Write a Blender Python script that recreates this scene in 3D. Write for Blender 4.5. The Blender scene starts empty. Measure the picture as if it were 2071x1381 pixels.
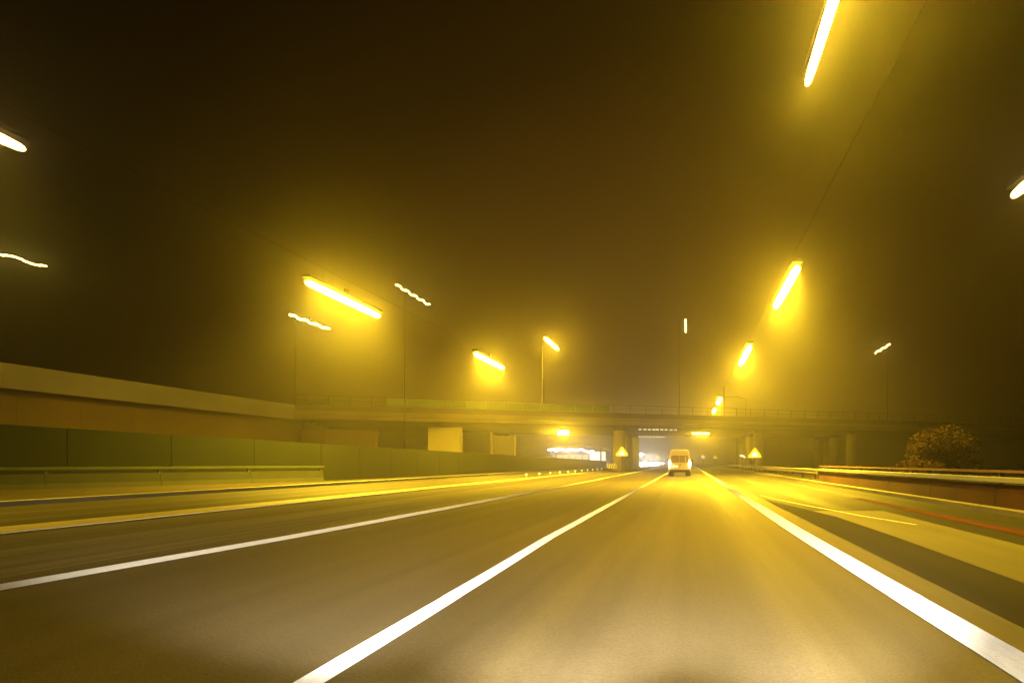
import bpy, bmesh, math, random
from mathutils import Vector, Matrix

random.seed(7)
scene = bpy.context.scene
C = scene.collection

# ------------------------------------------------------------------ camera
cam_d = bpy.data.cameras.new('camera')
cam_d.sensor_width = 36.0
cam_d.lens = 1250.0 / 2071.0 * 36.0
cam_d.shift_x = (1035.5 - 1392.0) / 2071.0
cam_d.shift_y = (935.0 - 690.5) / 2071.0
cam_d.clip_start = 0.1
cam_d.clip_end = 3000
cam = bpy.data.objects.new('camera', cam_d)
cam.location = (0, 0, 1.1)
cam.rotation_euler = (math.radians(90), 0, 0)
C.objects.link(cam)
scene.camera = cam

# ------------------------------------------------------------------ night sky
SKY_GAIN = 0.34
w = bpy.data.worlds.new('World')
scene.world = w
w.use_nodes = True
nt = w.node_tree
nt.nodes.clear()
out = nt.nodes.new('ShaderNodeOutputWorld')
bg = nt.nodes.new('ShaderNodeBackground')
# glow of the town ahead: a dome of amber light low over the road's far end
tc = nt.nodes.new('ShaderNodeTexCoord')
dotn = nt.nodes.new('ShaderNodeVectorMath')
dotn.operation = 'DOT_PRODUCT'
dotn.inputs[1].default_value = Vector((-0.06, 1.0, 0.08)).normalized()
rp = nt.nodes.new('ShaderNodeValToRGB')
nt.links.new(tc.outputs['Generated'], dotn.inputs[0])
nt.links.new(dotn.outputs['Value'], rp.inputs[0])
nt.links.new(rp.outputs[0], bg.inputs[0])
nt.links.new(bg.outputs[0], out.inputs[0])
bg.inputs[1].default_value = SKY_GAIN
e = rp.color_ramp.elements
e[0].position = 0.45
e[0].color = (0.0015, 0.0006, 0.00005, 1)
e[1].position = 1.0
e[1].color = (0.24, 0.108, 0.014, 1)
for p, c in ((0.955, (0.150, 0.062, 0.0065)), (0.88, (0.050, 0.0195, 0.0016)), (0.76, (0.012, 0.0045, 0.0003)), (0.6, (0.0025, 0.0009, 0.0001))):
    k = e.new(p)
    k.color = (*c, 1)

scene.view_settings.view_transform = 'Standard'
scene.view_settings.look = 'None'
scene.view_settings.gamma = 1
scene.view_settings.exposure = 0.22
scene.view_settings.use_curve_mapping = False
scene.cycles.use_denoising = True
scene.cycles.max_bounces = 5
scene.cycles.diffuse_bounces = 2
scene.cycles.glossy_bounces = 2
scene.cycles.volume_bounces = 0
scene.cycles.sample_clamp_indirect = 4.0

LAMP = 138.0          # radiance of the sodium tubes
DOWN = 10500.0        # watts each trough reflector throws downwards
SODIUM = (1.0, 0.63, 0.024)
TUBE = (1.0, 0.61, 0.024)

# ------------------------------------------------------------------ the own car's two headlights and one added spot
def head_beam(x, energy, size, aim, colour=(1.0, 0.88, 0.70), blend=0.9):
    l = bpy.data.lights.new('headlight_beam', 'SPOT')
    l.energy = energy
    l.spot_size = math.radians(size)
    l.spot_blend = blend
    l.shadow_soft_size = 0.08
    l.color = colour
    o = bpy.data.objects.new('headlight_beam', l)
    o.location = (x, 1.9, 0.68)
    d = Vector(aim) - o.location
    o.rotation_euler = d.to_track_quat('-Z', 'Y').to_euler()
    C.objects.link(o)
for sx in (-0.62, 0.62):
    head_beam(sx, 1450, 75, (sx * 1.1 - 0.2, 16, 0.1))
    head_beam(sx, 450, 24, (sx * 1.5 - 0.5, 40, 0.3))
    head_beam(sx, 150, 140, (sx * 3.0 - 0.6, 14, 0.2))
head_beam(-0.7, 2600, 44, (-8.0, 11.5, 0.45))  # extra spot added to whiten the left edge line

# ------------------------------------------------------------------ materials
def mat(name, col, rough=0.7, metal=0.0, emit=None, strength=0.0, noise=None, bump=None, spec=0.5, stretch=(1, 1, 1), detail=5, ramp=(0.35, 0.65)):
    m = bpy.data.materials.new(name)
    m.use_nodes = True
    n = m.node_tree
    b = n.nodes['Principled BSDF']
    b.inputs['Base Color'].default_value = (*col, 1)
    b.inputs['Roughness'].default_value = rough
    b.inputs['Metallic'].default_value = metal
    b.inputs['Specular IOR Level'].default_value = spec
    if emit:
        b.inputs['Emission Color'].default_value = (*emit, 1)
        b.inputs['Emission Strength'].default_value = strength
    if noise or bump:
        t = n.nodes.new('ShaderNodeTexCoord')
        mp = n.nodes.new('ShaderNodeMapping')
        mp.inputs['Scale'].default_value = stretch
        n.links.new(t.outputs['Object'], mp.inputs[0])
    if noise:
        col2, scale = noise
        nz = n.nodes.new('ShaderNodeTexNoise')
        nz.inputs['Scale'].default_value = scale
        nz.inputs['Detail'].default_value = detail
        n.links.new(mp.outputs[0], nz.inputs['Vector'])
        r = n.nodes.new('ShaderNodeValToRGB')
        r.color_ramp.elements[0].position = ramp[0]
        r.color_ramp.elements[1].position = ramp[1]
        r.color_ramp.elements[0].color = (*col, 1)
        r.color_ramp.elements[1].color = (*col2, 1)
        n.links.new(nz.outputs[0], r.inputs[0])
        n.links.new(r.outputs[0], b.inputs['Base Color'])
    if bump:
        scale, st = bump
        nb = n.nodes.new('ShaderNodeTexNoise')
        nb.inputs['Scale'].default_value = scale
        nb.inputs['Detail'].default_value = 4
        n.links.new(t.outputs['Object'], nb.inputs['Vector'])
        bp = n.nodes.new('ShaderNodeBump')
        bp.inputs['Strength'].default_value = st
        bp.inputs['Distance'].default_value = 0.02
        n.links.new(nb.outputs[0], bp.inputs['Height'])
        n.links.new(bp.outputs[0], b.inputs['Normal'])
    return m

def wheel_path_asphalt(name, base, worn, centres, rough, polish, width=0.28, spec=0.5):
    """asphalt with lengthwise streaks of wear; the wheel paths are polished smooth"""
    m = mat(name, base, rough, spec=spec)
    n = m.node_tree
    b = n.nodes['Principled BSDF']
    t = n.nodes.new('ShaderNodeTexCoord')
    sx = n.nodes.new('ShaderNodeSeparateXYZ')
    n.links.new(t.outputs['Object'], sx.inputs[0])
    acc = None
    for c in centres:
        d = n.nodes.new('ShaderNodeMath'); d.operation = 'SUBTRACT'
        n.links.new(sx.outputs['X'], d.inputs[0]); d.inputs[1].default_value = c
        a = n.nodes.new('ShaderNodeMath'); a.operation = 'ABSOLUTE'
        n.links.new(d.outputs[0], a.inputs[0])
        g = n.nodes.new('ShaderNodeMapRange'); g.interpolation_type = 'SMOOTHSTEP'
        g.inputs['From Min'].default_value = 0; g.inputs['From Max'].default_value = width * 1.7
        g.inputs['To Min'].default_value = 1; g.inputs['To Max'].default_value = 0
        n.links.new(a.outputs[0], g.inputs['Value'])
        if acc is None:
            acc = g.outputs[0]
        else:
            mx = n.nodes.new('ShaderNodeMath'); mx.operation = 'MAXIMUM'
            n.links.new(acc, mx.inputs[0]); n.links.new(g.outputs[0], mx.inputs[1])
            acc = mx.outputs[0]
    mp = n.nodes.new('ShaderNodeMapping')
    mp.inputs['Scale'].default_value = (1.6, 0.035, 1)
    n.links.new(t.outputs['Object'], mp.inputs[0])
    nz = n.nodes.new('ShaderNodeTexNoise'); nz.inputs['Scale'].default_value = 1.5; nz.inputs['Detail'].default_value = 5
    n.links.new(mp.outputs[0], nz.inputs['Vector'])
    mp2 = n.nodes.new('ShaderNodeMapping')
    n.links.new(t.outputs['Object'], mp2.inputs[0])
    gr = n.nodes.new('ShaderNodeTexNoise'); gr.inputs['Scale'].default_value = 60; gr.inputs['Detail'].default_value = 3
    n.links.new(mp2.outputs[0], gr.inputs['Vector'])
    mul = n.nodes.new('ShaderNodeMath'); mul.operation = 'MULTIPLY'
    n.links.new(acc, mul.inputs[0]); n.links.new(nz.outputs[0], mul.inputs[1])
    mr = n.nodes.new('ShaderNodeMapRange')
    mr.inputs['From Min'].default_value = 0.0; mr.inputs['From Max'].default_value = 0.6
    n.links.new(mul.outputs[0], mr.inputs['Value'])
    mix = n.nodes.new('ShaderNodeMix'); mix.data_type = 'RGBA'
    n.links.new(mr.outputs[0], mix.inputs['Factor'])
    mix.inputs['A'].default_value = (*base, 1); mix.inputs['B'].default_value = (*worn, 1)
    # fine lengthwise wear + grain
    s = n.nodes.new('ShaderNodeMath'); s.operation = 'MULTIPLY'
    n.links.new(nz.outputs[0], s.inputs[0]); n.links.new(gr.outputs[0], s.inputs[1])
    sc = n.nodes.new('ShaderNodeMapRange')
    sc.inputs['From Min'].default_value = 0.12; sc.inputs['From Max'].default_value = 0.40
    sc.inputs['To Min'].default_value = 0.66; sc.inputs['To Max'].default_value = 1.3
    n.links.new(s.outputs[0], sc.inputs['Value'])
    vm = n.nodes.new('ShaderNodeVectorMath'); vm.operation = 'SCALE'
    n.links.new(mix.outputs['Result'], vm.inputs[0]); n.links.new(sc.outputs[0], vm.inputs['Scale'])
    n.links.new(vm.outputs[0], b.inputs['Base Color'])
    rr = n.nodes.new('ShaderNodeMapRange')
    rr.inputs['To Min'].default_value = rough; rr.inputs['To Max'].default_value = polish
    n.links.new(mr.outputs[0], rr.inputs['Value'])
    n.links.new(rr.outputs[0], b.inputs['Roughness'])
    bp = n.nodes.new('ShaderNodeBump'); bp.inputs['Strength'].default_value = 0.4; bp.inputs['Distance'].default_value = 0.01
    n.links.new(gr.outputs[0], bp.inputs['Height'])
    n.links.new(bp.outputs[0], b.inputs['Normal'])
    return m

M = {}
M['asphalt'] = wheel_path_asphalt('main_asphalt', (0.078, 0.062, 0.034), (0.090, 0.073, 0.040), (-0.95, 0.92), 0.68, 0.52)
M['old_asphalt'] = wheel_path_asphalt('old_asphalt', (0.016, 0.0115, 0.008), (0.022, 0.016, 0.011), (-13.0, -14.7, -17.0), 0.75, 0.6, spec=0.15)
M['new_asphalt'] = mat('new_asphalt', (0.013, 0.0115, 0.013), 0.85, spec=0.2, noise=((0.024, 0.020, 0.021), 1.2), stretch=(2, 0.1, 1), bump=(70, 0.25))
M['slip_asphalt'] = wheel_path_asphalt('slip_asphalt', (0.014, 0.012, 0.011), (0.020, 0.017, 0.015), (3.6, 5.4), 0.7, 0.55, spec=0.2)
M['concrete_strip'] = mat('concrete_strip', (0.082, 0.072, 0.046), 0.65, noise=((0.056, 0.049, 0.032), 1.2), stretch=(3, 0.2, 1), bump=(40, 0.2))
M['edge_concrete'] = mat('edge_concrete', (0.26, 0.21, 0.11), 0.6, noise=((0.20, 0.16, 0.085), 1.2), stretch=(3, 0.2, 1), bump=(40, 0.2))
M['gutter'] = mat('gutter', (0.085, 0.07, 0.052), 0.7, noise=((0.062, 0.052, 0.04), 2.0), stretch=(3, 0.2, 1), bump=(40, 0.2))
M['kerb'] = mat('kerb_concrete', (0.13, 0.115, 0.085), 0.7, noise=((0.09, 0.08, 0.06), 2.0), stretch=(1, 0.2, 1), bump=(30, 0.2))
M['blue_kerb'] = mat('blue_grey_kerb', (0.16, 0.17, 0.21), 0.6, noise=((0.11, 0.12, 0.16), 2.0), stretch=(1, 0.2, 1))
M['red_strip'] = mat('red_paving', (0.075, 0.021, 0.013), 0.85, spec=0.1, noise=((0.05, 0.015, 0.009), 4), stretch=(2, 0.3, 1), bump=(40, 0.3))
M['paint'] = mat('road_paint', (0.84, 0.84, 0.83), 0.6, noise=((0.70, 0.70, 0.69), 6.0), stretch=(4, 0.3, 1), ramp=(0.45, 0.8), bump=(80, 0.5))
M['thin_paint'] = mat('worn_paint', (0.55, 0.54, 0.50), 0.6, noise=((0.2, 0.19, 0.17), 7.0), stretch=(4, 0.6, 1), ramp=(0.45, 0.7))
M['soil'] = mat('median_soil', (0.045, 0.033, 0.022), 0.9, noise=((0.085, 0.066, 0.042), 1.5), stretch=(3, 0.05, 1), bump=(14, 0.8), detail=8)
M['gravel'] = mat('median_gravel', (0.075, 0.064, 0.050), 0.85, noise=((0.16, 0.14, 0.105), 2.5), stretch=(3.5, 0.04, 1), bump=(40, 0.7), detail=8)
M['ground'] = mat('ground_grass', (0.030, 0.034, 0.014), 0.95, noise=((0.055, 0.046, 0.022), 0.4), bump=(6, 0.9), detail=9)
M['verge'] = mat('dry_verge', (0.022, 0.015, 0.006), 0.95, spec=0.2, noise=((0.014, 0.010, 0.004), 0.9), stretch=(1, 0.1, 1), bump=(20, 0.7), detail=8)
M['green_panel'] = mat('green_panel', (0.0055, 0.0085, 0.0022), 0.9, spec=0.15, noise=((0.004, 0.006, 0.0016), 0.7), stretch=(1, 1, 0.6), bump=(20, 0.15))
M['green_post'] = mat('green_post', (0.004, 0.006, 0.0016), 0.95, spec=0.1)
M['barrier'] = mat('barrier_concrete', (0.017, 0.020, 0.013), 0.85, spec=0.2, noise=((0.012, 0.014, 0.0095), 1.2), bump=(20, 0.25), detail=7)
M['barrier_rail'] = mat('barrier_rail', (0.03, 0.038, 0.022), 0.7, spec=0.2, noise=((0.02, 0.026, 0.015), 2))
M['steel'] = mat('galvanised_steel', (0.16, 0.145, 0.11), 0.6, metal=0.4, noise=((0.10, 0.09, 0.07), 2.0), bump=(25, 0.08))
M['white_rail'] = mat('white_rail', (0.24, 0.24, 0.22), 0.5, noise=((0.17, 0.17, 0.155), 1.2), stretch=(1, 0.3, 1))
M['pink_rail'] = mat('pink_rail', (0.16, 0.075, 0.055), 0.6, noise=((0.11, 0.05, 0.037), 2))
M['rust_wall'] = mat('rust_wall', (0.060, 0.021, 0.008), 0.85, spec=0.2, noise=((0.036, 0.013, 0.006), 0.6), bump=(12, 0.3), detail=8)
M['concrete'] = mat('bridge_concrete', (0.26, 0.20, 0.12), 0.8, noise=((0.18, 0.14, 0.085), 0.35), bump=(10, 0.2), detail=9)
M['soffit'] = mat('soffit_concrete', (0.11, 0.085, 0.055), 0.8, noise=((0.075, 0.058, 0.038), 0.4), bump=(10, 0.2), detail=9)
M['parapet'] = mat('parapet_concrete', (0.26, 0.245, 0.235), 0.8, noise=((0.165, 0.155, 0.148), 0.25), bump=(10, 0.2), detail=9)
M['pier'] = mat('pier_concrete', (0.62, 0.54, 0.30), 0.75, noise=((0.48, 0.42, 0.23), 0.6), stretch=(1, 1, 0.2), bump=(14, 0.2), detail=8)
M['ochre_wall'] = mat('ochre_wall', (0.20, 0.138, 0.060), 0.9, noise=((0.105, 0.070, 0.030), 0.10), bump=(10, 0.3), detail=9)
M['dark_steel'] = mat('dark_steel', (0.07, 0.065, 0.06), 0.5, metal=0.5)
M['pole'] = mat('lamp_post_paint', (0.008, 0.008, 0.007), 0.9, noise=((0.011, 0.01, 0.009), 3), spec=0.1)
M['tube'] = mat('sodium_tube', (0.8, 0.8, 0.7), 0.3, emit=TUBE, strength=LAMP)
M['near_tube'] = mat('near_sodium_tube', (0.8, 0.8, 0.7), 0.3, emit=(1.0, 0.62, 0.16), strength=8.0)
M['small_tube'] = mat('small_tube', (0.8, 0.8, 0.7), 0.3, emit=(1, 0.72, 0.12), strength=22)
M['leaf'] = mat('leaf', (0.048, 0.031, 0.011), 0.95, spec=0.0, noise=((0.056, 0.036, 0.013), 0.5))
M['bark'] = mat('bark', (0.06, 0.045, 0.03), 0.9)
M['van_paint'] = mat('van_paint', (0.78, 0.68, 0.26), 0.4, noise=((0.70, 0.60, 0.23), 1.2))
M['van_glass'] = mat('van_glass', (0.30, 0.21, 0.05), 0.4, spec=0.3)
M['rubber'] = mat('rubber', (0.014, 0.012, 0.011), 0.8)
M['bumper'] = mat('van_bumper', (0.055, 0.028, 0.018), 0.7)
M['rim'] = mat('wheel_rim', (0.3, 0.3, 0.3), 0.4, metal=0.7)
M['tail'] = mat('tail_lamp', (0.5, 0.1, 0.05), 0.3, emit=(1, 0.80, 0.55), strength=24)
M['plate_lamp'] = mat('plate_lamp', (0.8, 0.8, 0.7), 0.3, emit=(1, 0.9, 0.55), strength=2.2)
M['plate'] = mat('number_plate', (0.65, 0.60, 0.30), 0.5)
M['head'] = mat('oncoming_headlight', (0.9, 0.9, 0.9), 0.2, emit=(1, 0.95, 0.88), strength=110)
M['car_a'] = mat('car_paint_silver', (0.30, 0.30, 0.31), 0.3, metal=0.5)
M['car_b'] = mat('car_paint_dark', (0.03, 0.035, 0.05), 0.3, metal=0.3)
M['cab'] = mat('lorry_cab_paint', (0.55, 0.55, 0.55), 0.4)
M['sign_yellow'] = mat('sign_yellow', (0.75, 0.62, 0.03), 0.5, emit=(1, 0.82, 0.03), strength=1.0)  # emission stands in for headlight light the sign sends back
M['sign_white'] = mat('sign_white', (0.85, 0.82, 0.65), 0.5, emit=(1, 0.92, 0.5), strength=1.9)  # sign centre glows in place of returned headlight light
M['sign_far'] = mat('sign_far', (0.7, 0.62, 0.05), 0.5, emit=(1, 0.82, 0.03), strength=1.3)  # distant plates glow too, instead of reflecting headlights
M['sign_lilac'] = mat('sign_lilac', (0.8, 0.75, 0.8), 0.5, emit=(1, 0.86, 0.95), strength=1.0)  # reflected light put into the plates as emission
M['black'] = mat('black_print', (0.02, 0.02, 0.02), 0.6)
M['board_white'] = mat('board_white', (0.6, 0.58, 0.5), 0.5)
M['stud'] = mat('reflector', (0.8, 0.75, 0.55), 0.2, emit=(1, 0.85, 0.42), strength=0.9)  # emission paints the light a reflector would return
M['station_wall'] = mat('station_wall', (0.4, 0.38, 0.34), 0.7)
M['lit_glass'] = mat('lit_glass', (0.8, 0.8, 0.75), 0.3, emit=(1.0, 0.90, 0.70), strength=1.5)
M['dim_glass'] = mat('dim_glass', (0.6, 0.6, 0.5), 0.3, emit=(1.0, 0.80, 0.45), strength=0.45)
M['station_trail_lamp'] = mat('station_trail_lamp', (0.9, 0.9, 0.9), 0.3, emit=(1.0, 0.90, 1.0), strength=30)
M['canopy'] = mat('canopy', (0.6, 0.5, 0.15), 0.4, emit=(1, 0.75, 0.1), strength=0.25)

# ------------------------------------------------------------------ builders
class MB:
    def __init__(s):
        s.v = []; s.f = []
    def box(s, x0, x1, y0, y1, z0, z1):
        b = len(s.v)
        s.v += [(x0, y0, z0), (x1, y0, z0), (x1, y1, z0), (x0, y1, z0), (x0, y0, z1), (x1, y0, z1), (x1, y1, z1), (x0, y1, z1)]
        s.f += [tuple(b + i for i in q) for q in ((0, 3, 2, 1), (4, 5, 6, 7), (0, 1, 5, 4), (1, 2, 6, 5), (2, 3, 7, 6), (3, 0, 4, 7))]
        return s
    def prism(s, prof, axis, a, b):
        """closed profile (list of 2-D points) pushed from a to b along axis"""
        n = len(prof); k = len(s.v)
        for t in (a, b):
            for (p, q) in prof:
                s.v.append({'y': (p, t, q), 'x': (t, p, q), 'z': (p, q, t)}[axis])
        for i in range(n):
            j = (i + 1) % n
            s.f.append((k + i, k + j, k + n + j, k + n + i))
        s.f.append(tuple(k + i for i in range(n - 1, -1, -1)))
        s.f.append(tuple(k + n + i for i in range(n)))
        return s
    def tube(s, pts, rad, seg=10):
        if not isinstance(rad, (list, tuple)): rad = [rad] * len(pts)
        pts = [Vector(p) for p in pts]; rings = []
        for i, p in enumerate(pts):
            d = (pts[min(i + 1, len(pts) - 1)] - pts[max(i - 1, 0)]).normalized()
            u = d.cross(Vector((0, 0, 1)))
            if u.length < 1e-4: u = Vector((1, 0, 0))
            u.normalize(); v = d.cross(u)
            k = len(s.v)
            for a in range(seg):
                t = 2 * math.pi * a / seg
                q = p + (u * math.cos(t) + v * math.sin(t)) * rad[i]
                s.v.append(tuple(q))
            rings.append(k)
        for r0, r1 in zip(rings, rings[1:]):
            for a in range(seg):
                b = (a + 1) % seg
                s.f.append((r0 + a, r0 + b, r1 + b, r1 + a))
        s.f.append(tuple(rings[0] + a for a in range(seg - 1, -1, -1)))
        s.f.append(tuple(rings[-1] + a for a in range(seg)))
        return s
    def loft(s, rings):
        ks = []
        for r in rings:
            ks.append(len(s.v)); s.v += [tuple(p) for p in r]
        n = len(rings[0])
        for r0, r1 in zip(ks, ks[1:]):
            for a in range(n):
                b = (a + 1) % n
                s.f.append((r0 + a, r0 + b, r1 + b, r1 + a))
        s.f.append(tuple(ks[0] + a for a in range(n - 1, -1, -1)))
        s.f.append(tuple(ks[-1] + a for a in range(n)))
        return s
    def quad(s, a, b, c, d):
        k = len(s.v); s.v += [a, b, c, d]; s.f.append((k, k + 1, k + 2, k + 3)); return s
    def mesh(s, name, m, smooth=False):
        me = bpy.data.meshes.new(name)
        me.from_pydata([tuple(v) for v in s.v], [], s.f)
        bm = bmesh.new(); bm.from_mesh(me)
        bmesh.ops.recalc_face_normals(bm, faces=bm.faces)
        bm.to_mesh(me); bm.free()
        for mm in (m if isinstance(m, (list, tuple)) else [m]):
            me.materials.append(M[mm] if isinstance(mm, str) else mm)
        if smooth:
            me.shade_smooth()
        return me
    def build(s, name, m, parent=None, smooth=False, loc=None, bevel=0.0):
        o = bpy.data.objects.new(name, s.mesh(name, m, smooth))
        C.objects.link(o)
        if parent: o.parent = parent
        if loc: o.location = loc
        if bevel:
            b = o.modifiers.new('bevel', 'BEVEL'); b.width = bevel; b.segments = 2; b.limit_method = 'ANGLE'
        return o

def tag(o, label=None, cat=None, group=None, kind=None):
    if label: o['label'] = label
    if cat: o['category'] = cat
    if group: o['group'] = group
    if kind: o['kind'] = kind
    return o

def empty(name, loc, label=None, cat=None, group=None, rz=0):
    o = bpy.data.objects.new(name, None)
    o.empty_display_size = 0.2
    o.location = loc; o.rotation_euler = (0, 0, rz)
    C.objects.link(o)
    return tag(o, label, cat, group)

def piece(name, mesh, parent, loc=(0, 0, 0), rz=0, scale=None):
    o = bpy.data.objects.new(name, mesh)
    o.parent = parent; o.location = loc; o.rotation_euler = (0, 0, rz)
    if scale: o.scale = scale
    C.objects.link(o)
    return o

def copy_tree(o, parent=None):
    c = o.copy(); C.objects.link(c)
    if parent: c.parent = parent
    for ch in list(o.children): copy_tree(ch, c)
    return c

def strip(pts_l, pts_r, z):
    """flat ribbon between two polylines of (x, y)"""
    m = MB(); n = len(pts_l)
    m.v = [(x, y, z) for x, y in pts_l] + [(x, y, z) for x, y in pts_r]
    m.f = [(i, n + i, n + i + 1, i + 1) for i in range(n - 1)]
    return m

def ys(a, b, step):
    n = max(1, int(round((b - a) / step)))
    return [a + (b - a) * i / n for i in range(n + 1)]

# ------------------------------------------------------------------ ground and roads
FAR = 640
m = MB()
m.quad((-300, -50, 0), (300, -50, 0), (300, 680, 0), (-300, 680, 0))
tag(m.build('ground', 'ground'), kind='structure')
def band(name, x0, x1, z, mt, y0=-8, y1=FAR, parent=None, kind='structure', label=None):
    yy = ys(y0, y1, 40)
    o = strip([(x0, y) for y in yy], [(x1, y) for y in yy], z).build(name, mt, parent)
    if parent is None: tag(o, kind=kind)
    if label: o['label'] = label
    return o
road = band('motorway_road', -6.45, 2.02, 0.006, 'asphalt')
def line(name, pts, wd, z, mt, parent, label, ribs=None):
    if ribs:
        # cross ribs added to the line so steep faces throw back the headlights
        def xa(y):
            for (xp, yp), (xq, yq) in zip(pts, pts[1:]):
                if y <= yq: return xp + (xq - xp) * (y - yp) / (yq - yp)
            return pts[-1][0]
        m = MB(); y = pts[0][1]; row = 0
        while y < ribs:
            p = 0.012 if y < 5 else 0.03 if y < 12 else 0.06 if y < 40 else 0.15
            h = p * 0.24
            for yy, zz in ((y, z), (y + h * 0.5, z + h)):
                x = xa(yy); m.v += [(x - wd / 2, yy, zz), (x + wd / 2, yy, zz)]
            y += p
        n_ = len(m.v) // 2
        m.f = [(2 * i, 2 * i + 1, 2 * i + 3, 2 * i + 2) for i in range(n_ - 1)]
        o = m.build(name, mt, parent)
        pts = [(xa(ribs), ribs)] + [q for q in pts if q[1] > ribs]
        strip([(x - wd / 2, y) for x, y in pts], [(x + wd / 2, y) for x, y in pts], z).build(name, mt, parent)
        o['label'] = label
        return o
    o = strip([(x - wd / 2, y) for x, y in pts], [(x + wd / 2, y) for x, y in pts], z).build(name, mt, parent)
    o['label'] = label
    return o
line('edge_line', [(-6.08, 3), (-6.0, 5.4), (-5.82, 9), (-5.75, 14), (-5.75, 40), (-5.8, 90), (-5.9, 200), (-5.9, FAR)], 0.31, 0.011, 'paint', road, 'white solid line along the left edge of the carriageway', ribs=110)
line('lane_line', [(-1.86, 2), (-1.88, 3.1), (-1.94, 6), (-2.02, 9), (-2.02, 14), (-2.05, 40), (-2.1, 120), (-2.1, FAR)], 0.155, 0.011, 'paint', road, 'white line between the two lanes', ribs=110)
line('edge_line', [(1.80, 2), (1.79, 3.3), (1.755, 6), (1.72, 10), (1.72, 18), (1.74, 40), (1.75, FAR)], 0.27, 0.011, 'paint', road, 'broad white line along the right edge of the carriageway', ribs=110)
band('gutter_strip', 2.02, 2.22, 0.006, 'gutter', parent=road, y1=30)
band('hard_shoulder', 2.22, 4.42, 0.005, 'concrete_strip', y1=14)
band('slip_road', 4.42, 6.55, 0.004, 'slip_asphalt', y1=14)
o = strip([(2.22, 14.003), (2.22, 30), (2.02, 30.002), (2.02, 90), (2.02, FAR)],
          [(6.55, 14.003), (6.55, 30), (6.5, 32), (6.3, 90), (4.0, FAR)], 0.0045).build('slip_road', 'slip_asphalt')
tag(o, kind='structure')
o = strip([(2.22, -8), (2.22, 9), (2.23, 13), (2.24, 18)], [(3.0, -8), (3.05, 9), (2.98, 12.5), (2.30, 18)], 0.010).build('asphalt_patch', 'new_asphalt')
tag(o, kind='structure')
line('gore_line', [(2.38, 20.5), (2.6, 18.4), (3.0, 15.7), (3.55, 12.6), (4.0, 10.8)], 0.08, 0.013, 'thin_paint', road, 'thin worn white line splitting off to the right')
band('red_paving_strip', 4.98, 5.34, 0.012, 'red_strip', y0=-8, y1=19)
# kerb on the right of the slip road
def kerb_row(name, label, x0, x1, y0, y1, h, mt, step=4.0, kind='structure'):
    r = empty(name, (0, y0, 0)); tag(r, kind=kind)
    r['label'] = label
    me = MB().box(x0, x1, 0.01, step - 0.01, 0, h).mesh('kerb_stone', mt)
    n = int((y1 - y0) / step)
    for i in range(n):
        piece('kerb_stone', me, r, (0, i * step, 0))
    return r
kerb_row('kerb', 'pale concrete kerb along the right edge of the slip road', 6.55, 6.85, -6, 110, 0.12, 'kerb')
band('verge', 6.85, 40, 0.005, 'verge', y0=-20, y1=300)
# central reserve and the other carriageway
band('gravel_reserve', -8.6, -6.45, 0.006, 'gravel')
band('soil_reserve', -10.35, -8.6, 0.004, 'soil')
o = band('concrete_edge', -11.7, -10.4, 0.008, 'edge_concrete')
road2 = band('opposite_road', -17.0, -11.7, 0.006, 'old_asphalt')
line('edge_line', [(-10.5, -6), (-10.5, 80), (-10.5, 300)], 0.14, 0.016, 'paint', road2, 'white line painted for a lit kerb top along the central reserve edge of the other carriageway', ribs=60)  # white paint stands in for the lamp-lit top of a kerb
kerb_row('kerb', 'blue grey kerb on the far side of the other carriageway', -17.35, -17.0, -6, 150, 0.13, 'blue_kerb')
band('verge', -28, -17.35, 0.005, 'verge', y0=-20, y1=300)

# ------------------------------------------------------------------ overpass bridge (skewed across the road)
SK = math.atan(0.36)
def bpt(s, t, z=0):
    """bridge coordinates (along, across, height) to world"""
    c, n = math.cos(SK), math.sin(SK)
    return (s * c - t * n, 77 + s * n + t * c, z)
bridge = empty('overpass_bridge', (0, 77, 0), 'wide skewed concrete overpass crossing the whole motorway on tall piers', 'bridge', rz=SK)
S0, S1, WD = -42.4, 75.0, 27.0
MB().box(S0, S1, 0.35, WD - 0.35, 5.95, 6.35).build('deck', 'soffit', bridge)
MB().prism([(0.0, 5.55), (0.34, 5.55), (0.34, 6.42), (-0.12, 6.42), (-0.12, 5.95), (0, 5.85)], 'x', S0, S1).build('edge_beam', 'concrete', bridge)
MB().prism([(WD - 0.34, 5.55), (WD, 5.55), (WD + 0.12, 6.42), (WD - 0.34, 6.42)], 'x', S0, S1).build('edge_beam', 'concrete', bridge)
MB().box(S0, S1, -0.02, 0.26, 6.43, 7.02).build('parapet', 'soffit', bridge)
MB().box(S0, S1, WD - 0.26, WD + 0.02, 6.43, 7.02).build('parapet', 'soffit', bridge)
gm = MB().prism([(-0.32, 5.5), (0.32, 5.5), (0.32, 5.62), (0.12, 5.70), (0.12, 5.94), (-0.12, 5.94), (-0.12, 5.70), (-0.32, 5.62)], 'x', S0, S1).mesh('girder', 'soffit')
for t in (3.0, 6.5, 10.0, 13.5, 17.0, 20.5, 24.0):
    piece('girder', gm, bridge, (0, t, 0))
# railing on the near parapet
rl = MB().tube([(S0, 0.12, 7.98), (S1, 0.12, 7.98)], 0.03, 6).build('handrail', 'steel', bridge)
MB().tube([(S0, 0.12, 7.5), (S1, 0.12, 7.5)], 0.02, 6).build('rail', 'steel', bridge)
pm = MB().box(-0.025, 0.025, -0.025, 0.025, 0, 0.96).mesh('railing_post', 'steel')
for i in range(int((S1 - S0) / 2)):
    piece('railing_post', pm, bridge, (S0 + 1 + i * 2, 0.12, 7.0))
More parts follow.
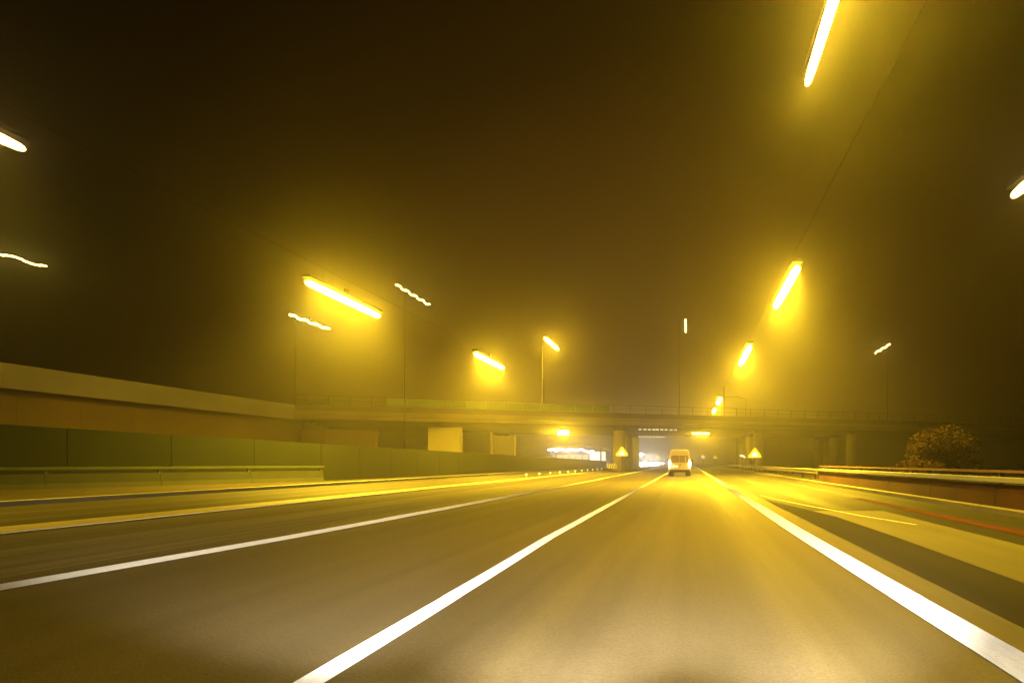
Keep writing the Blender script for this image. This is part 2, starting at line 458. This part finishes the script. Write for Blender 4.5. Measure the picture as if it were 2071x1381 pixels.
# green screen panels on the left part of the parapet
gp = MB().box(-0.97, 0.97, -0.02, 0.02, 0, 0.8).mesh('screen_panel', mat('screen_panel', (0.16, 0.24, 0.05), 0.5, noise=((0.11, 0.17, 0.04), 1.0)))
for i in range(12):
    piece('screen_panel', gp, bridge, (-33.0 + i * 2.0, 0.02, 7.06))
# piers: four lines of three, each pier a part
def to_bridge(x, y):
    c, n = math.cos(SK), math.sin(SK)
    dx, dy = x, y - 77
    return (dx * c + dy * n, -dx * n + dy * c)
col = MB().tube([(0, 0, 0), (0, 0, 5.05)], 0.74, 20)
colm = col.mesh('pier', 'pier')
for p in colm.polygons: p.use_smooth = len(p.vertices) == 4
wallm = MB().box(-1.75, 1.75, -0.5, 0.5, 0, 5.05).mesh('pier', 'pier')
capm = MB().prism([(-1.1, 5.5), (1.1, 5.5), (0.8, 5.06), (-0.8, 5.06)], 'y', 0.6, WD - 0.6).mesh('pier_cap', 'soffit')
for (x, wall) in ((-27.4, True), (-8.6, False), (9.4, False), (23.2, False)):
    for dy in (2.6, 13.5, 24.5):
        y = 77 + 0.36 * x + dy
        s, t = to_bridge(x, y)
        piece('pier', wallm if wall else colm, bridge, (s, t, 0), -SK)
# crossheads over the pier lines run along the road
for x in (-27.4, -8.6, 9.4, 23.2):
    y = 77 + 0.36 * x
    s, t = to_bridge(x, y)
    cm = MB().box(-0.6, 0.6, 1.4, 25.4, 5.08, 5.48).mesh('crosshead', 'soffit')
    piece('crosshead', cm, bridge, (s, t, 0), -SK)

# approach ramp on the left, curving back along the motorway
ramp = empty('ramp_viaduct', (-40.2, 20, 0), 'tall ochre retaining wall carrying a ramp with a pale grey parapet on the left', 'ramp')
N = 16
for i in range(12):
    y0 = -2 + i * 4.0
    MB().box(-7.0, -1.1, y0 + 0.006, y0 + 3.994, 0, 5.6).build('wall_panel', 'ochre_wall', ramp)
def ramp_edge(i, n=13):
    y = -6 + i * 50.0 / (n - 1)
    return y, 5.75
MB().box(-7.5, 0.2, -6, 44.4, 5.62, 5.9).build('ramp_deck', 'soffit', ramp)
for i in range(12):
    y0 = -4 + i * 4.0
    MB().prism([(-0.1, 5.45), (0.28, 5.45), (0.34, 6.9), (0.02, 6.98), (-0.1, 6.98)], 'y', y0 + 0.004, y0 + 3.996).build('parapet_panel', 'parapet', ramp)
# abutment wall at the end of the bridge, under the deck
ab = empty('abutment', (-37.2, 66, 0), 'low ochre concrete abutment wall under the left end of the overpass', 'wall', rz=SK)
for i in range(3):
    MB().box(-3.6 + i * 2.4 + 0.012, -1.2 + i * 2.4 - 0.012, 0, 1.2, 0, 4.6).build('wall_panel', 'ochre_wall', ab)

# ------------------------------------------------------------------ street lamps
def trail_lamp(x, y0, y1, z, label, pole_x, group, r=0.15, foot=0.0, mt='tube', housing=True, beads=0, pole_r=0.045, power=1.0, spread=112, cable=None):  # long tubes and wavy bulb rows model the light trails of street lamps
    yc = (y0 + y1) / 2
    e_ = empty('street_lamp', (pole_x, yc, foot), label, 'street lamp', group)
    dx = x - pole_x; h = z - foot; L = (y1 - y0) / 2
    sg = 1 if dx > 0 else -1
    if cable is None:
        MB().tube([(0, 0, 0), (0, 0, 0.9), (0, 0, 0.92), (0, 0, h + 0.45)], [pole_r * 1.5, pole_r * 1.45, pole_r, pole_r * 0.6], 10).build('pole', 'pole', e_, smooth=True)
        MB().tube([(0, 0, h + 0.35), (dx * 0.3, 0, h + 0.62), (dx, 0, h + 0.55)], 0.03, 8).build('arm', 'pole', e_, smooth=True)
    else:
        for q in (-0.6, 0.6):
            MB().tube([(dx, L * q, h + r + 0.2), (dx, L * q, cable)], 0.008, 6).build('hanger', 'pole', e_)
    hs = MB().prism([(-r * 1.25, 0.06), (-r * 0.9, 0.20), (r * 0.9, 0.20), (r * 1.25, 0.06)], 'y', -L, L).build('housing', 'pole', e_, loc=(dx, 0, h + r))
    MB().box(-0.05, 0.05, -0.2, 0.2, 0.2, 0.45).build('bracket', 'pole', hs)
    if beads:  # touching bulbs set in a wave imitate a lamp's light trail
        st = 2 * L / beads
        bm_ = MB().tube([(0, -st * 0.54, 0), (0, -st * 0.3, 0), (0, st * 0.3, 0), (0, st * 0.54, 0)], [r * 0.5, r, r, r * 0.5], 10).mesh('lamp_tube', mt, True)
        for i in range(beads):
            piece('lamp_tube', bm_, e_, (dx, -L + st * (i + 0.5), h + 0.09 * math.sin(i * 1.25) + random.uniform(-0.02, 0.02)))
    else:
        MB().tube([(0, L * t, 0) for t in (-1, -.985, -.95, -.85, -.5, 0, .5, .85, .95, .985, 1)], [r * t for t in (.3, .55, .75, .9, .98, 1, .98, .9, .75, .55, .3)], 14).build('lamp_tube', mt, e_, smooth=True, loc=(dx, 0, h))
    a = bpy.data.lights.new('trough_light', 'AREA')
    a.shape = 'RECTANGLE'; a.size = 2 * r; a.size_y = 2 * L
    a.color = SODIUM if mt != 'small_tube' else (1, .72, .12)
    a.energy = DOWN * power if mt != 'small_tube' else 120
    a.spread = math.radians(spread)
    ao = bpy.data.objects.new('trough_light', a)
    ao.location = (dx, 0, h - r - 0.02); ao.parent = e_
    C.objects.link(ao)
    return e_
GL = 'sodium lamps drawn out to light trails along the far side of the other carriageway'
trail_lamp(-18.9, 10.3, 17.6, 10.0, 'bright sodium lamp trail cut off by the left edge of the photo', -22.6, GL, power=0.16, mt='near_tube')
trail_lamp(-18.85, 30.5, 37.7, 10.0, 'longest bright sodium lamp trail, on the left above the green wall', -22.6, GL, r=0.18, power=1.6, spread=138, cable=10.75)
trail_lamp(-17.5, 50.7, 58.5, 10.0, 'medium sodium lamp trail on the left, close before the overpass', -21.4, GL, r=0.2, power=1.4, spread=158, cable=10.75)
GR = 'sodium lamps drawn out to light trails over the slip road'
trail_lamp(2.8, 7.3, 14.6, 10.0, 'very bright long sodium lamp trail cut off by the top edge of the photo', 8.4, GR, r=0.11, power=0.18, mt='near_tube')
trail_lamp(5.0, 28.2, 35.5, 10.0, 'thick bright sodium lamp trail over the slip road with a broad yellow glow', 8.4, GR, r=0.2, power=1.6, spread=130, cable=10.75)
trail_lamp(4.75, 47.5, 56.3, 10.0, 'short bright sodium lamp trail over the slip road, before the overpass', 8.4, GR, r=0.23, power=0.85, spread=158, cable=10.75)
trail_lamp(4.5, 86.5, 93.5, 10.0, 'small sodium lamp trail just above the overpass railing, right of the van, upper of two', 8.4, GR, r=0.3, power=1.0)
trail_lamp(4.5, 103, 110, 10.0, 'tiny sodium lamp trail just above the overpass railing, right of the van, lower of two', 8.4, GR, r=0.26)
trail_lamp(10.85, 13.5, 20.7, 10.0, 'bright sodium lamp trail cut off by the right edge of the photo', 13.0, GR, r=0.17, power=0.07, mt='near_tube')
def catenary(x0, y0, x1, y1, z, foot1, label):
    c = empty('catenary_cable', (x0, y0, 0), label, 'lamp cable', 'cables the sodium lamps hang from')
    dx, dy = x1 - x0, y1 - y0
    MB().tube([(0, 0, z), (dx, dy, z)], 0.007, 6).build('cable', 'pole', c)
    MB().tube([(0, 0, 0), (0, 0, z + .15)], [0.12, 0.07], 10).build('mast', 'pole', c)
    MB().tube([(dx, dy, foot1), (dx, dy, z + .15)], [0.07, 0.05], 10).build('mast', 'pole', c)
catenary(-19.25, -8, -17.0, 72.6, 10.75, 6.36, 'thin dark cable carrying the lamps over the far side of the other carriageway')
catenary(5.1, -8, 4.62, 79.8, 10.75, 6.36, 'thin dark cable carrying the lamps over the slip road')
GB = 'slender lamps standing on the overpass and its ramp'
deck_z = 6.36
trail_lamp(-17.2, 74.2, 81.5, 16.0, 'sodium lamp trail on the overpass, left of the middle, standing highest above the deck', -18.4, GB, r=0.22, foot=deck_z, pole_r=0.08)
trail_lamp(-41.3, 44 + 20, 71.2, 16.4, 'wavy lamp trail built as small bulbs low on the left, under the longest lamp', -43, GB, r=0.11, foot=0.0, mt='small_tube', beads=18, pole_r=0.05)
trail_lamp(-0.35, 73 + 5.5, 80 + 5.5, 19.2, 'tiny upright lamp trail built as small bulbs over the middle of the overpass', -1.2, GB, r=0.09, foot=deck_z, mt='small_tube', beads=14, pole_r=0.045)
trail_lamp(29.2, 84 + 5.5, 91 + 5.5, 18.2, 'faint lamp trail built as small bulbs over the right end of the overpass', 30.0, GB, r=0.09, foot=deck_z, mt='small_tube', beads=14, pole_r=0.04)
GM = 'slender masts with lamp trails built as small bulbs'
trail_lamp(-26.5, 56, 63.4, 17.2, 'thin sloping lamp trail built as small bulbs on a tall mast between two bright lamps', -27.4, GM, r=0.06, mt='small_tube', beads=22, pole_r=0.035)
trail_lamp(-54, 42, 52, 17.5, 'thin lamp trail built as small bulbs at the left edge of the photo above the ramp', -55, GM, r=0.06, mt='small_tube', beads=22, pole_r=0.035)

# lamps under the bridge deck
GU = 'lamps under the overpass'
def soffit_lamp(x, y, z, lx, r, label, mt='tube'):
    o = empty('soffit_lamp', (x, y, z), label, 'lamp', GU, rz=SK)
    MB().box(-lx / 2, lx / 2, -0.2, 0.2, 0.16, 0.30).build('housing', 'dark_steel', o)
    MB().box(-0.05, 0.05, -0.05, 0.05, 0.30, 5.95 - z).build('bracket', 'dark_steel', o)
    MB().tube([(-lx / 2, 0, 0), (-lx / 2 + .1, 0, 0), (lx / 2 - .1, 0, 0), (lx / 2, 0, 0)], [r * .6, r, r, r * .6], 12).build('lamp_tube', mt, o, smooth=True)
    return o
M['soffit_tube'] = mat('soffit_tube', (0.8, 0.8, 0.7), 0.3, emit=SODIUM, strength=420)
soffit_lamp(-17.3, 85.5, 5.25, 1.5, 0.32, 'bright sodium lamp hanging under the overpass on the left', 'soffit_tube')
soffit_lamp(1.9, 94.2, 5.55, 2.6, 0.14, 'glowing lamp under the overpass directly above the van', 'soffit_tube')
M['bead'] = mat('soffit_bead', (0.8, 0.8, 0.7), 0.3, emit=(1, 0.82, 0.5), strength=0.8)
bd = MB().tube([(-0.18, 0, 0), (0.18, 0, 0)], 0.10, 8).mesh('lamp_bulb', 'bead')
for (y, z, n, x0, lab) in ((80.5, 5.42, 9, -6.3, 'row of small glowing bulbs on the nearest girder right of the median piers'), (102.0, 5.38, 8, -8.0, 'row of small glowing bulbs on the farthest girder right of the median piers')):
    r = empty('light_strip', (x0, y, z), lab, 'light strip', GU, rz=SK)
    MB().box(-0.3, n * 0.62, -0.06, 0.06, 0.10, 0.16).build('rail', 'dark_steel', r)
    MB().box(n * 0.3, n * 0.3 + 0.06, -0.03, 0.03, 0.16, 5.95 - z).build('bracket', 'dark_steel', r)
    for i in range(n):
        piece('lamp_bulb', bd, r, (i * 0.6 + random.uniform(-.1, .1), 0, 0))

# ------------------------------------------------------------------ green noise wall and concrete barrier on the left
gw = empty('noise_wall', (-22.0, 37.0, 0), 'long dark green noise wall getting lower towards the overpass', 'noise wall')
pst = MB().box(-0.035, 0.035, -0.05, 0.05, 0, 1).mesh('post', 'green_post')
def wall_run(p, q, h0, h1, n):
    p, q = Vector(p), Vector(q)
    d = q - p
    rz, st = math.atan2(d.y, d.x), d.length / n
    for i in range(n):
        a = p + d * (i / n) - Vector((-22.0, 37.0))
        ha, hb = h0 + (h1 - h0) * i / n, h0 + (h1 - h0) * (i + 1) / n
        x0, x1, y0, y1 = .036, st - .036, -.06, .06
        mm = MB()
        mm.v = [(x0, y0, 0), (x1, y0, 0), (x1, y1, 0), (x0, y1, 0), (x0, y0, ha), (x1, y0, hb), (x1, y1, hb), (x0, y1, ha)]
        mm.f = [(0, 3, 2, 1), (4, 5, 6, 7), (0, 1, 5, 4), (1, 2, 6, 5), (2, 3, 7, 6), (3, 0, 4, 7)]
        o = mm.build('panel', 'green_panel', gw, loc=(a.x, a.y, 0)); o.rotation_euler.z = rz
        piece('post', pst, gw, (a.x, a.y, 0), rz, (1, 1, ha - .01))
wall_run((-33.4, 13.0), (-22.0, 37.0), 3.05, 2.22, 7)
wall_run((-22.0, 37.0), (-18.3, 137.0), 2.22, 1.45, 25)
rzb = math.atan2(24.0, 11.4)
cb = empty('concrete_barrier', (-33.4, 13.0, 0), 'grey green concrete barrier with a steel top rail in front of the green wall', 'barrier', rz=rzb)
for i in range(6):
    a = 26.3 - (i + 1) * 4.0
    MB().prism([(-0.75, 0), (-0.28, 0), (-0.38, 0.22), (-0.44, 0.62), (-0.60, 0.62), (-0.66, 0.22)], 'x', a + 0.006, a + 3.994).build('barrier_block', 'barrier', cb)
MB().prism([(-0.60, 0.76), (-0.42, 0.76), (-0.42, 0.90), (-0.60, 0.90)], 'x', 2.3, 26.4).build('top_rail', 'barrier_rail', cb, bevel=0.02)
for i in range(7):
    a = 2.5 + i * 3.95
    MB().box(a - .05, a + .05, -0.56, -0.46, 0.62, 0.76).build('rail_post', 'dark_steel', cb)

# ------------------------------------------------------------------ right-hand wall with rail, then guardrail
rw = empty('parapet_wall', (7.45, 6.8, 0), 'low red brown wall topped by a white rail beside the slip road', 'wall')
for i in range(7):
    MB().prism([(-0.12, 0), (0.2, 0), (0.2, 0.58), (-0.06, 0.58)], 'y', i * 4.0 + .012, i * 4.0 + 3.988).build('wall_panel', 'rust_wall', rw)
MB().box(-0.14, 0.06, -0.2, 28.1, 0.62, 0.76).build('white_rail', 'white_rail', rw, bevel=0.02)
MB().box(-0.06, 0.02, -0.2, 28.1, 0.86, 0.92).build('upper_rail', 'pink_rail', rw)
for i in range(8):
    MB().box(0.0, 0.1, i * 4.0 - .04 + (.1 if i == 0 else 0), i * 4.0 + .04, 0.58, 0.9).build('rail_post', 'dark_steel', rw)
gr = empty('guardrail', (7.35, 35.2, 0), 'galvanised steel guardrail curving past the right pier of the overpass', 'guardrail')
wprof = [(0, .44), (-.06, .47), (-.06, .53), (0, .56), (0, .62), (-.06, .65), (-.06, .71), (0, .75), (0.012, .75), (.012, .62), (-.045, .70), (-.045, .66), (.012, .60), (.012, .57), (-.045, .52), (-.045, .48), (.012, .44)]
wprof = [(0, .42), (-.07, .46), (-.07, .54), (-.01, .58), (-.07, .62), (-.07, .70), (0, .74), (.03, .74), (.03, .42)]
for i in range(18):
    MB().prism(wprof, 'y', i * 4.0, i * 4.0 + 3.995).build('beam', 'steel', gr)
    MB().box(0.032, 0.13, i * 4.0 + 1.0, i * 4.0 + 1.1, 0, 0.72).build('post', 'dark_steel', gr)
MB().box(0.0, 0.3, 0, 72, 0.0, 0.14).build('footing', 'soil', gr)

# ------------------------------------------------------------------ panel van ahead
van = empty('panel_van', (-0.68, 48.6, 0), 'pale high-roofed panel van driving ahead in the middle, tail lamps lit', 'van')
def van_ring(y, sc=1.0, zb=0.36, top=2.10, half=0.89, roof=0.66, lift=0.0):
    zmid = 1.15
    pts = [(half * .93, zb), (half, zb + .14), (half, 0.95), (half * .985, 1.22), (half * .90, 1.62), (roof + .05, top - .10), (roof - .04, top - .01), (0, top + .02)]
    full = pts + [(-x, z) for x, z in pts[-2::-1]]
    return [(x * sc, y, zmid + (z - zmid) * sc) for x, z in full]
rings = [van_ring(0.0, .965), van_ring(0.03, .99), van_ring(0.09, 1), van_ring(3.2, 1), van_ring(3.5, .995)]
rings.append([(x, 3.9, min(z, 1.75 + 0.0 * z)) for x, y, z in van_ring(3.9, .99)])
rings.append([(x * .99, 4.35, min(z, 1.25)) for x, y, z in van_ring(4.35, .99)])
rings.append([(x * .94, 4.95, min(z, 1.02)) for x, y, z in van_ring(4.95, .97)])
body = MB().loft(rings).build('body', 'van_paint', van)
body.data.shade_smooth()
mod = body.modifiers.new('edges', 'EDGE_SPLIT'); mod.split_angle = math.radians(40)
gl = MB().prism([(-.70, 1.16), (-.62, 1.10), (.62, 1.10), (.70, 1.16), (.66, 1.60), (.58, 1.66), (-.58, 1.66), (-.66, 1.60)], 'y', -0.022, 0.01).build('rear_window', 'van_glass', van)
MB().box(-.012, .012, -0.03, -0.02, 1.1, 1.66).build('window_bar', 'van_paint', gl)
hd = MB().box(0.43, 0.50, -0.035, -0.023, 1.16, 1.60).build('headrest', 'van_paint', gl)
for s in (-1, 1):
    MB().prism([(s * .72, .72), (s * .865, .74), (s * .875, 1.12), (s * .835, 1.26), (s * .74, 1.26), (s * .72, 1.05)], 'y', -0.045, 0.02).build('tail_lamp', 'tail', van)
    mr = MB().prism([(s * .9, 1.10), (s * 1.08, 1.12), (s * 1.08, 1.36), (s * .94, 1.38)], 'y', 3.35, 3.47).build('mirror', 'bumper', van)
    for y in (0.85, 3.95):
        wh = MB().tube([(s * .70, y, .33), (s * .74, y, .33), (s * .86, y, .33), (s * .89, y, .33)], [.30, .33, .33, .30], 20).build('wheel', 'rubber', van)
        MB().tube([(s * .885, y, .33), (s * .90, y, .33)], .2, 14).build('rim', 'rim', wh)
    MB().box(s * .62 - .16, s * .62 + .16, .02, .2, .02, .34).build('mudflap', 'rubber', van)
MB().prism([(-.03, .36), (-.09, .40), (-.09, .50), (-.03, .55), (.02, .55), (.02, .36)], 'x', -.80, .80).build('bumper', 'bumper', van)
MB().box(-.56, -.14, -.03, -.012, .68, .80).build('number_plate', 'plate', van)
for x in (-.47, -.24):
    MB().box(x - .06, x + .06, -.055, -.031, .72, .86).build('plate_lamp', 'plate_lamp', van, bevel=0.02)
MB().box(-.006, .006, -.02, .0, .56, 1.08).build('door_seam', 'black', van)
MB().box(.06, .10, -.05, -.01, .88, 1.0).build('door_handle', 'bumper', van)

# ------------------------------------------------------------------ oncoming vehicles beyond the piers
def car(x, y, label, paint, hl=0.16):
    c = empty('oncoming_car', (x, y, 0), label, 'car', 'oncoming cars with blazing headlights', rz=0)
    sec = lambda yy, hw, z0, z1, r=.12: [(hw - r, yy, z0), (hw, yy, z0 + r), (hw, yy, z1 - r), (hw - r, yy, z1), (-hw + r, yy, z1), (-hw, yy, z1 - r), (-hw, yy, z0 + r), (-hw + r, yy, z0)]
    MB().loft([sec(0, .78, .28, .70), sec(.15, .86, .22, .78), sec(1.2, .88, .2, .92), sec(3.6, .88, .2, .96), sec(4.3, .82, .3, .9)]).build('body', paint, c)
    cb_ = MB().loft([sec(1.2, .76, .9, 1.02, .04), sec(2.0, .64, .9, 1.42, .1), sec(3.0, .62, .9, 1.44, .1), sec(3.9, .72, .9, 1.02, .04)]).build('cabin', 'van_glass', c)
    for s in (-1, 1):
        MB().tube([(s * .62, -.06, .64), (s * .62, .02, .64)], hl, 14).build('headlight', 'head', c)
        for yy in (.8, 3.4):
            MB().tube([(s * .72, yy, .3), (s * .88, yy, .3)], .3, 14).build('wheel', 'rubber', c)
    MB().box(-.3, .3, -.03, .0, .36, .48).build('number_plate', 'board_white', c)
    return c
car(-11.9, 150, 'nearest oncoming car just right of the median piers, headlights blazing', 'car_a', .40)
car(-10.9, 172, 'second oncoming car in the middle of the headlight cluster', 'car_b', .46)
car(-12.6, 196, 'third oncoming car behind the cluster of headlights', 'car_a', .34)
car(-10.6, 205, 'fourth oncoming car, close right of the nearest one', 'car_b', .36)
car(-14.0, 262, 'distant oncoming car at the right end of the cluster, small headlights', 'car_a', .34)
car(-14.2, 330, 'farthest oncoming car, a pair of tiny headlights beside the van', 'car_b', .30)
lo = empty('oncoming_lorry', (-13.4, 166, 0), 'oncoming lorry behind the piers with a lamp on its roof', 'lorry')
MB().box(-1.2, 1.2, 0, 2.0, .5, 3.0).build('cab', 'cab', lo, bevel=0.12)
MB().box(-1.25, 1.25, 2.3, 10, .9, 3.6).build('cargo_box', 'cab', lo, bevel=0.05)
MB().box(-1.0, 1.0, -.03, .02, 1.7, 2.7).build('windscreen', 'van_glass', lo)
MB().tube([(0.75, -.05, 3.25), (0.75, .1, 3.25)], .32, 12).build('roof_lamp', 'head', lo)
MB().box(0.70, 0.80, 0.0, .1, 2.98, 3.1).build('lamp_bracket', 'dark_steel', lo)
for s in (-1, 1):
    MB().tube([(s * .9, -.06, .85), (s * .9, .04, .85)], .28, 12).build('headlight', 'head', lo)
    for yy in (1.0, 4.5, 8.5):
        MB().tube([(s * .95, yy, .5), (s * 1.22, yy, .5)], .5, 14).build('wheel', 'rubber', lo)

# ------------------------------------------------------------------ signs
def tri(w_, h_, r, y0, y1, z0):
    pts = []
    for (cx, cz, a0) in ((w_ / 2 - r, r, -90), (0, h_ - r * 1.6, 30), (-w_ / 2 + r, r, 150)):
        for kk in range(5):
            a = math.radians(a0 + kk * 30)
            pts.append((cx + r * math.cos(a), z0 + cz + r * math.sin(a)))
    return MB().prism(pts, 'y', y0, y1)
def warning(x, y, zb, w_, label, group, far=False):
    s = empty('warning_sign', (x, y, 0), label, 'road sign', group)
    h_ = w_ * 0.80
    MB().tube([(0, 0.06, 0), (0, 0.06, zb + h_ * .85)], 0.045, 8).build('post', 'steel', s)
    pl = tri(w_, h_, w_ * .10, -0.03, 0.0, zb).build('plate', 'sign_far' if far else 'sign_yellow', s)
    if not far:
        tri(w_ * .52, h_ * .52, w_ * .05, -0.042, -0.031, zb + h_ * .10).build('shine_centre', 'sign_white', pl)
    return s
GW = 'yellow triangular warning signs with painted-in headlight shine'
warning(-7.72, 72, 1.86, 1.45, 'headlight-lit yellow triangular warning sign in front of the median pier', GW)
warning(7.75, 72, 1.66, 1.55, 'headlight-lit yellow triangular warning sign in front of the right pier', GW)
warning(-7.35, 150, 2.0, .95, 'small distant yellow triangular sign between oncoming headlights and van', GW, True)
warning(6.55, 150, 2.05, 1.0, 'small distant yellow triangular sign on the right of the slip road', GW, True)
o = empty('round_sign', (3.55, 150, 0), 'tiny pale round sign far off, just right of the van', 'road sign')
MB().tube([(0, .05, 0), (0, .05, 2.6)], .04, 8).build('post', 'steel', o)
MB().tube([(0, 0, 2.45), (0, -.03, 2.45)], .36, 18).build('plate', 'sign_lilac', o)
o = empty('reflector_sign', (6.3, 72, 0), 'small pale lilac plate left of the right warning sign', 'road sign')
MB().tube([(0, .05, 0), (0, .05, 1.95)], .035, 8).build('post', 'steel', o)
MB().prism([(-.34, 1.86), (.02, 1.76), (.36, 1.60), (.40, 1.74), (.05, 1.96), (-.3, 2.02)], 'y', -.03, .0).build('plate', 'sign_lilac', o)
mb_ = empty('marker_board', (-8.55, 69, 0), 'small grey striped marker board at the foot of the median pier', 'marker board')
MB().box(-.55, .55, -.02, .02, .45, 1.0).build('board', 'board_white', mb_)
MB().tube([(0, .06, 0), (0, .06, .95)], .04, 8).build('post', 'steel', mb_)
for i in range(4):
    x = -.5 + i * .27
    MB().prism([(x, .47), (x + .11, .47), (x + .22, .98), (x + .11, .98)], 'y', -.03, -.021).build('stripe', 'dark_steel', mb_)
# delineator posts on the edge of the other carriageway
dm = MB().box(-.05, .05, -.04, .04, 0, .30).mesh('stem', 'board_white')
rm = MB().box(-.09, .09, -.055, -.041, .14, .27).mesh('reflector', 'stud')
for i in range(11):
    q = i / 10
    o = empty('delineator_post', (-12.05 + 0.35 * q * 0, 46 + 40 * q, 0), 'small white reflector post on the edge of the other carriageway', 'reflector post', 'reflector posts before the overpass')
    piece('stem', dm, o); piece('reflector', rm, o)

# ------------------------------------------------------------------ lit service building seen under the bridge
sb = empty('service_station', (-27.5, 150, 0), 'low lit building with a curved canopy seen under the overpass', 'building')
MB().box(-5.6, 7.0, 4, 12, 0, 3.9).build('wall', 'station_wall', sb)
arc = [(-6.5 + 13.6 * i / 14, 4.55 + 0.95 * math.sin(math.pi * i / 14)) for i in range(15)]
arc2 = [(x, z - .25) for x, z in arc[::-1]]
MB().prism(arc + arc2, 'y', 0, 12).build('canopy', 'canopy', sb)
for x in (-5.8, 6.2):
    MB().box(x - .15, x + .15, .5, .8, 0, 4.5).build('column', 'station_wall', sb)
for i in range(3):
    MB().box(3.0 + i * 1.33, 4.2 + i * 1.33, 3.9, 3.99, .4, 3.7).build('window', 'lit_glass', sb)
for i in range(5):
    MB().box(-5.2 + i * 1.6, -3.8 + i * 1.6, 3.9, 3.99, 1.2, 3.0).build('window', 'dim_glass', sb)
lm = MB().tube([(-.32, -.08, 0), (.32, -.08, 0)], .15, 8).mesh('lamp', 'station_trail_lamp')
for i in range(13):
    x = -6.2 + i * .86
    piece('lamp', lm, sb, (x, -.02, 4.15 + .22 * math.sin(i * 2.3) + (-.5 if i > 10 else 0)), 0)  # lamps added and jittered to trace a wavering light trail

# ------------------------------------------------------------------ shrubs on the right verge
def shrub(x, y, rx, ry, h, label, n, seed):
    rnd = random.Random(seed)
    s = empty('shrub', (x, y, 0), label, 'shrub', 'shrubs behind the right wall')
    st_ = MB()
    for i in range(7):
        a = rnd.uniform(0, 6.28); q = rnd.uniform(.3, .7)
        st_.tube([(0, 0, 0), (rx * .3 * math.cos(a), ry * .3 * math.sin(a), h * .35), (rx * q * math.cos(a), ry * q * math.sin(a), h * .8)], [.05, .035, .012], 6)
    st_.build('stem', 'bark', s)
    lobes = [(rnd.uniform(-.55, .55) * rx, rnd.uniform(-.55, .55) * ry, rnd.uniform(.35, .72) * h, rnd.uniform(.3, .48)) for _ in range(11)]
    f = MB()
    for i in range(n):
        cx, cy, cz, q = rnd.choice(lobes)
        v = Vector((rnd.gauss(0, 1), rnd.gauss(0, 1), rnd.gauss(0, 1))).normalized() * (rnd.random() ** .45)
        p = Vector((cx + v.x * q * rx * 1.2, cy + v.y * q * ry * 1.2, max(.05, min(cz + v.z * q * h * .62, h))))
        a = Vector((rnd.gauss(0, 1), rnd.gauss(0, 1), rnd.gauss(0, .6))).normalized()
        b = a.cross(Vector((rnd.gauss(0, 1), rnd.gauss(0, 1), rnd.gauss(0, 1)))).normalized()
        L = rnd.uniform(.03, .06); W = L * .5
        f.quad(tuple(p - a * L), tuple(p + b * W), tuple(p + a * L), tuple(p - b * W))
    o = f.build('foliage', 'leaf', s); o['kind'] = 'stuff'
    return s
shrub(11.4, 28, 1.75, 1.4, 2.85, 'tall rounded shrub behind the white rail on the right', 17000, 1)
shrub(9.9, 26.5, 1.35, 1.1, 1.35, 'low mound shrub in front of the taller one on the right', 9000, 2)

# ------------------------------------------------------------------ haze
hz = MB().box(-310, 310, -60, 690, -1, 20.2)
mh = bpy.data.materials.new('night_haze')
mh.use_nodes = True
n = mh.node_tree
n.nodes.clear()
mo = n.nodes.new('ShaderNodeOutputMaterial')
pv = n.nodes.new('ShaderNodeVolumePrincipled')
pv.inputs['Color'].default_value = (0.95, 0.92, 0.86, 1)
pv.inputs['Density'].default_value = 0.0044
pv.inputs['Anisotropy'].default_value = 0.90
n.links.new(pv.outputs[0], mo.inputs['Volume'])
M['haze'] = mh
tag(hz.build('haze', 'haze'), kind='stuff')
